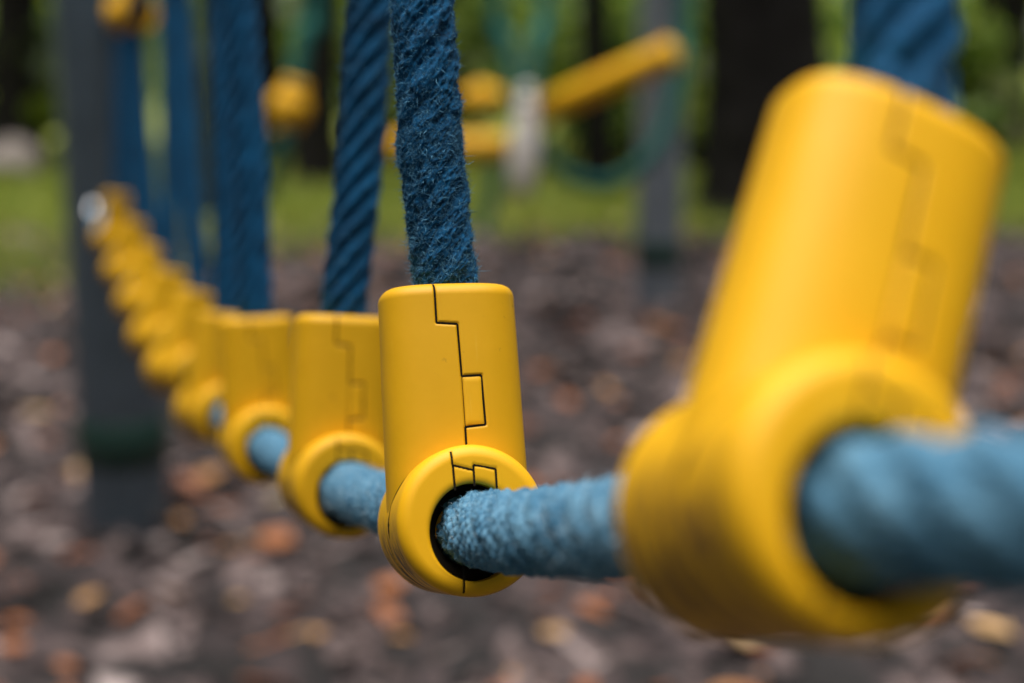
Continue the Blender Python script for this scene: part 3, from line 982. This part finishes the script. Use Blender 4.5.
def tree(px, py, diam, h, label, crown_r, material, lean=0, seed=0, crown_n=46, name='broadleaf_tree'):
    r = np.random.default_rng(seed)
    b_ = ground(px, py)
    root = empty(name, b_)
    zz = np.array([-.1, 0, .08, .25, .6, 1.2, 2.4, 4.0, h * .75, h])
    rr = diam / 2 * np.array([1.55, 1.42, 1.22, 1.08, 1.0, .97, .90, .75, .4, .08])
    ctr = np.stack([lean * zz + .05 * np.sin(zz * 1.1 + seed), .04 * np.cos(zz * .9 + seed), zz], 1)
    ctr[:2, :2] = ctr[2, :2]
    t = np.interp(np.linspace(0, len(zz) - 1, 60), np.arange(len(zz)), np.arange(len(zz)))
    cc_ = catmull(ctr, 7); rc = np.interp(np.linspace(0, 1, len(cc_)), np.linspace(0, 1, len(zz)), rr)
    nth = 40
    v, f = tube_arrays(cc_, rc, nth, ref=(1, 0, 0))
    v = v.reshape(-1, nth, 3)
    th = np.linspace(0, 2 * math.pi, nth, endpoint=False)
    rid = 1 + .05 * np.sin(th * 9 + seed)[None, :] + .03 * r.normal(size=(len(cc_), nth))
    v = cc_[:, None, :] + (v - cc_[:, None, :]) * rid[:, :, None]
    parts = [(v.reshape(-1, 3), f)]
    cen, rad_ = [], []
    for k in range(9):
        z0 = r.uniform(2.6, h * .8); a = r.uniform(0, 2 * math.pi); ll = r.uniform(.6, 1) * crown_r
        p0 = np.array([np.interp(z0, zz, ctr[:, 0]), np.interp(z0, zz, ctr[:, 1]), z0])
        p2 = p0 + np.array([math.cos(a) * ll, math.sin(a) * ll, ll * r.uniform(.2, .7)])
        p1 = (p0 + p2) / 2 + np.array([0, 0, .12 * ll])
        pp = catmull([p0, p1, p2], 8)
        parts.append(tube_arrays(pp, np.linspace(diam * .16, .012, len(pp)), 10, ref=(.1, .2, 1)))
        for q in (.45, .7, .95):
            cen.append(p0 + (p2 - p0) * q + r.normal(0, .25, 3)); rad_.append(r.uniform(.4, .8) * crown_r * .4)
    V, Fq = merge(parts)
    link_mesh('trunk', V, Fq, M_bark, root)
    cen.append(np.array([lean * h, 0, h])); rad_.append(crown_r * .4)
    V, Fq = clumps(cen, rad_, crown_n, .16, r)
    link_mesh('crown', V, Fq, material, root)
    tag(root, label, 'tree', 'trees beyond the lawn')
    return root

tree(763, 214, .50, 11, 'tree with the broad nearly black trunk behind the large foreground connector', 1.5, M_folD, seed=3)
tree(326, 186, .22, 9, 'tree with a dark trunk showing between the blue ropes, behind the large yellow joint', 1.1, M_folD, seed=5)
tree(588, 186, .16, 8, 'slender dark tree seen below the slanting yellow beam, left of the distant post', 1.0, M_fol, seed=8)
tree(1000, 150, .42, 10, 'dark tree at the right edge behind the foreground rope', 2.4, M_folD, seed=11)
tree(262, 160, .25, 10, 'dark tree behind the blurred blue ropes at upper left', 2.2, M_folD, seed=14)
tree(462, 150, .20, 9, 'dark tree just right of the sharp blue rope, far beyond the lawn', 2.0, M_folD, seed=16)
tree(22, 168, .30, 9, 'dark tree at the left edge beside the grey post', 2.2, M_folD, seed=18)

def shrub(px, py, w_, h, label, material, seed, n_=9, per=170, leaf=.075):
    r = np.random.default_rng(seed)
    b_ = ground(px, py)
    root = empty('shrub', b_)
    cen = np.stack([r.normal(0, w_ * .28, n_), r.normal(0, w_ * .28, n_), r.uniform(.2, h * .85, n_)], 1)
    V, Fq = clumps(cen, r.uniform(.18, .34, n_) * w_, per, leaf, r)
    link_mesh('foliage', V, Fq, material, root)
    pp = []
    for c in cen:
        pp.append(tube_arrays(catmull([np.array([0, 0, -.05]) + c * [.1, .1, 0], c * [.5, .5, .55], c], 5), np.linspace(.016, .005, 11), 8, ref=(.9, .3, .1)))
    V, Fq = merge(pp)
    link_mesh('stems', V, Fq, M_bark, root)
    tag(root, label, 'shrub', 'shrubs at the edge of the wood')

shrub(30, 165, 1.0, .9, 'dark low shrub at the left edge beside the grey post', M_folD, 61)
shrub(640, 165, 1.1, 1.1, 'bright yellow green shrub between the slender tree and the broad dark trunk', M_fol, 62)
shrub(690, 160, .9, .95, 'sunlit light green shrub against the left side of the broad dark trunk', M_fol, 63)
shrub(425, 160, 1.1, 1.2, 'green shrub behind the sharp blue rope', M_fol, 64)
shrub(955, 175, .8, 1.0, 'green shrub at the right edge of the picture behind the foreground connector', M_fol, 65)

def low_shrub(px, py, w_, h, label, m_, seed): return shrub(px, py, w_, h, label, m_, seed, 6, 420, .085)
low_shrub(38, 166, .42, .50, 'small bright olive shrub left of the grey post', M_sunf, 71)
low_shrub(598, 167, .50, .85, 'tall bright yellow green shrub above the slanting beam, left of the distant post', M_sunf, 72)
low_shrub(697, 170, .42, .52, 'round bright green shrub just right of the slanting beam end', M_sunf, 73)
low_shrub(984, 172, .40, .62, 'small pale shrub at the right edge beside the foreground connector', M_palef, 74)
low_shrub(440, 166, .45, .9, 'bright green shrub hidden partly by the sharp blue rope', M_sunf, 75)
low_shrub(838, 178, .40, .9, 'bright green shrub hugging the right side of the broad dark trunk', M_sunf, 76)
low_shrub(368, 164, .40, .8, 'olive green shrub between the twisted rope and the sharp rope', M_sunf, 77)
# rounded shape standing in for a pale far blur at the lawn edge
r = np.random.default_rng(5)
b_ = ground(10, 178)
th_ = np.linspace(0, 2 * math.pi, 24, endpoint=False); ph_ = np.linspace(.02, math.pi - .02, 14)
d_ = np.stack([np.sin(ph_)[:, None] * np.cos(th_), np.sin(ph_)[:, None] * np.sin(th_), np.cos(ph_)[:, None] * np.ones_like(th_)], -1)
rr_ = 1 + .16 * np.sin(d_[..., 0] * 3.1 + 1) * np.cos(d_[..., 1] * 4.3) + .07 * np.sin(d_[..., 2] * 7 + d_[..., 0] * 5)
v = (d_ * rr_[..., None] * np.array([.20, .14, .13]) + np.array([0, 0, .07])).reshape(-1, 3) + b_
M_stone = simple('pale_blur', (.30, .25, .22), .9, 0, .01, .3, 12)
tag(link_mesh('stone_stand_in', v, grid_faces(14, 24), M_stone), 'pale stand-in for a far blur, on the grass at the left edge of the picture', 'stone_stand_in')

# the wood behind reads as one mass: dim undergrowth in clumps
r = np.random.default_rng(77)
cen, rad_ = [], []
for k in range(75):
    Y = r.uniform(10.2, 19); X = r.uniform(-1, 1) * (Y * .62 + 1.5)
    cen.append((X, Y, r.uniform(.1, 1.9) if Y > 12 else r.uniform(.05, .9))); rad_.append(r.uniform(.3, .75))
cen = np.array(cen)
V, Fq = clumps(cen, rad_, 190, .14, r)
M_und = island_mat('undergrowth_leaves', [(0, (.014, .030, .010)), (.45, (.035, .068, .015)), (.8, (.16, .21, .026)), (1, (.36, .39, .08))], .6, .45)
tag(link_mesh('undergrowth', V, Fq, M_fol), 'dense green undergrowth of the wood beyond the lawn', 'undergrowth', kind='stuff')
cen, rad_ = [], []
for k in range(500):
    Y = r.uniform(24, 46); X = r.uniform(-1, 1) * (Y * .75 + 3)
    cen.append((X, Y, r.uniform(.1, 5))); rad_.append(r.uniform(.7, 1.5))
# unseen wood added beside and behind the camera to block low sky
for k in range(420):
    a = R(r.uniform(62, 298)); d = r.uniform(9, 14)
    cen.append((math.sin(a) * d, math.cos(a) * d + 2, r.uniform(.1, 8.5))); rad_.append(r.uniform(.8, 1.5))
V, Fq = clumps(np.array(cen), rad_, 60, .30, r)
tag(link_mesh('far_wood', V, Fq, M_fol), 'far green wood closing the view behind the undergrowth', 'wood', kind='stuff')
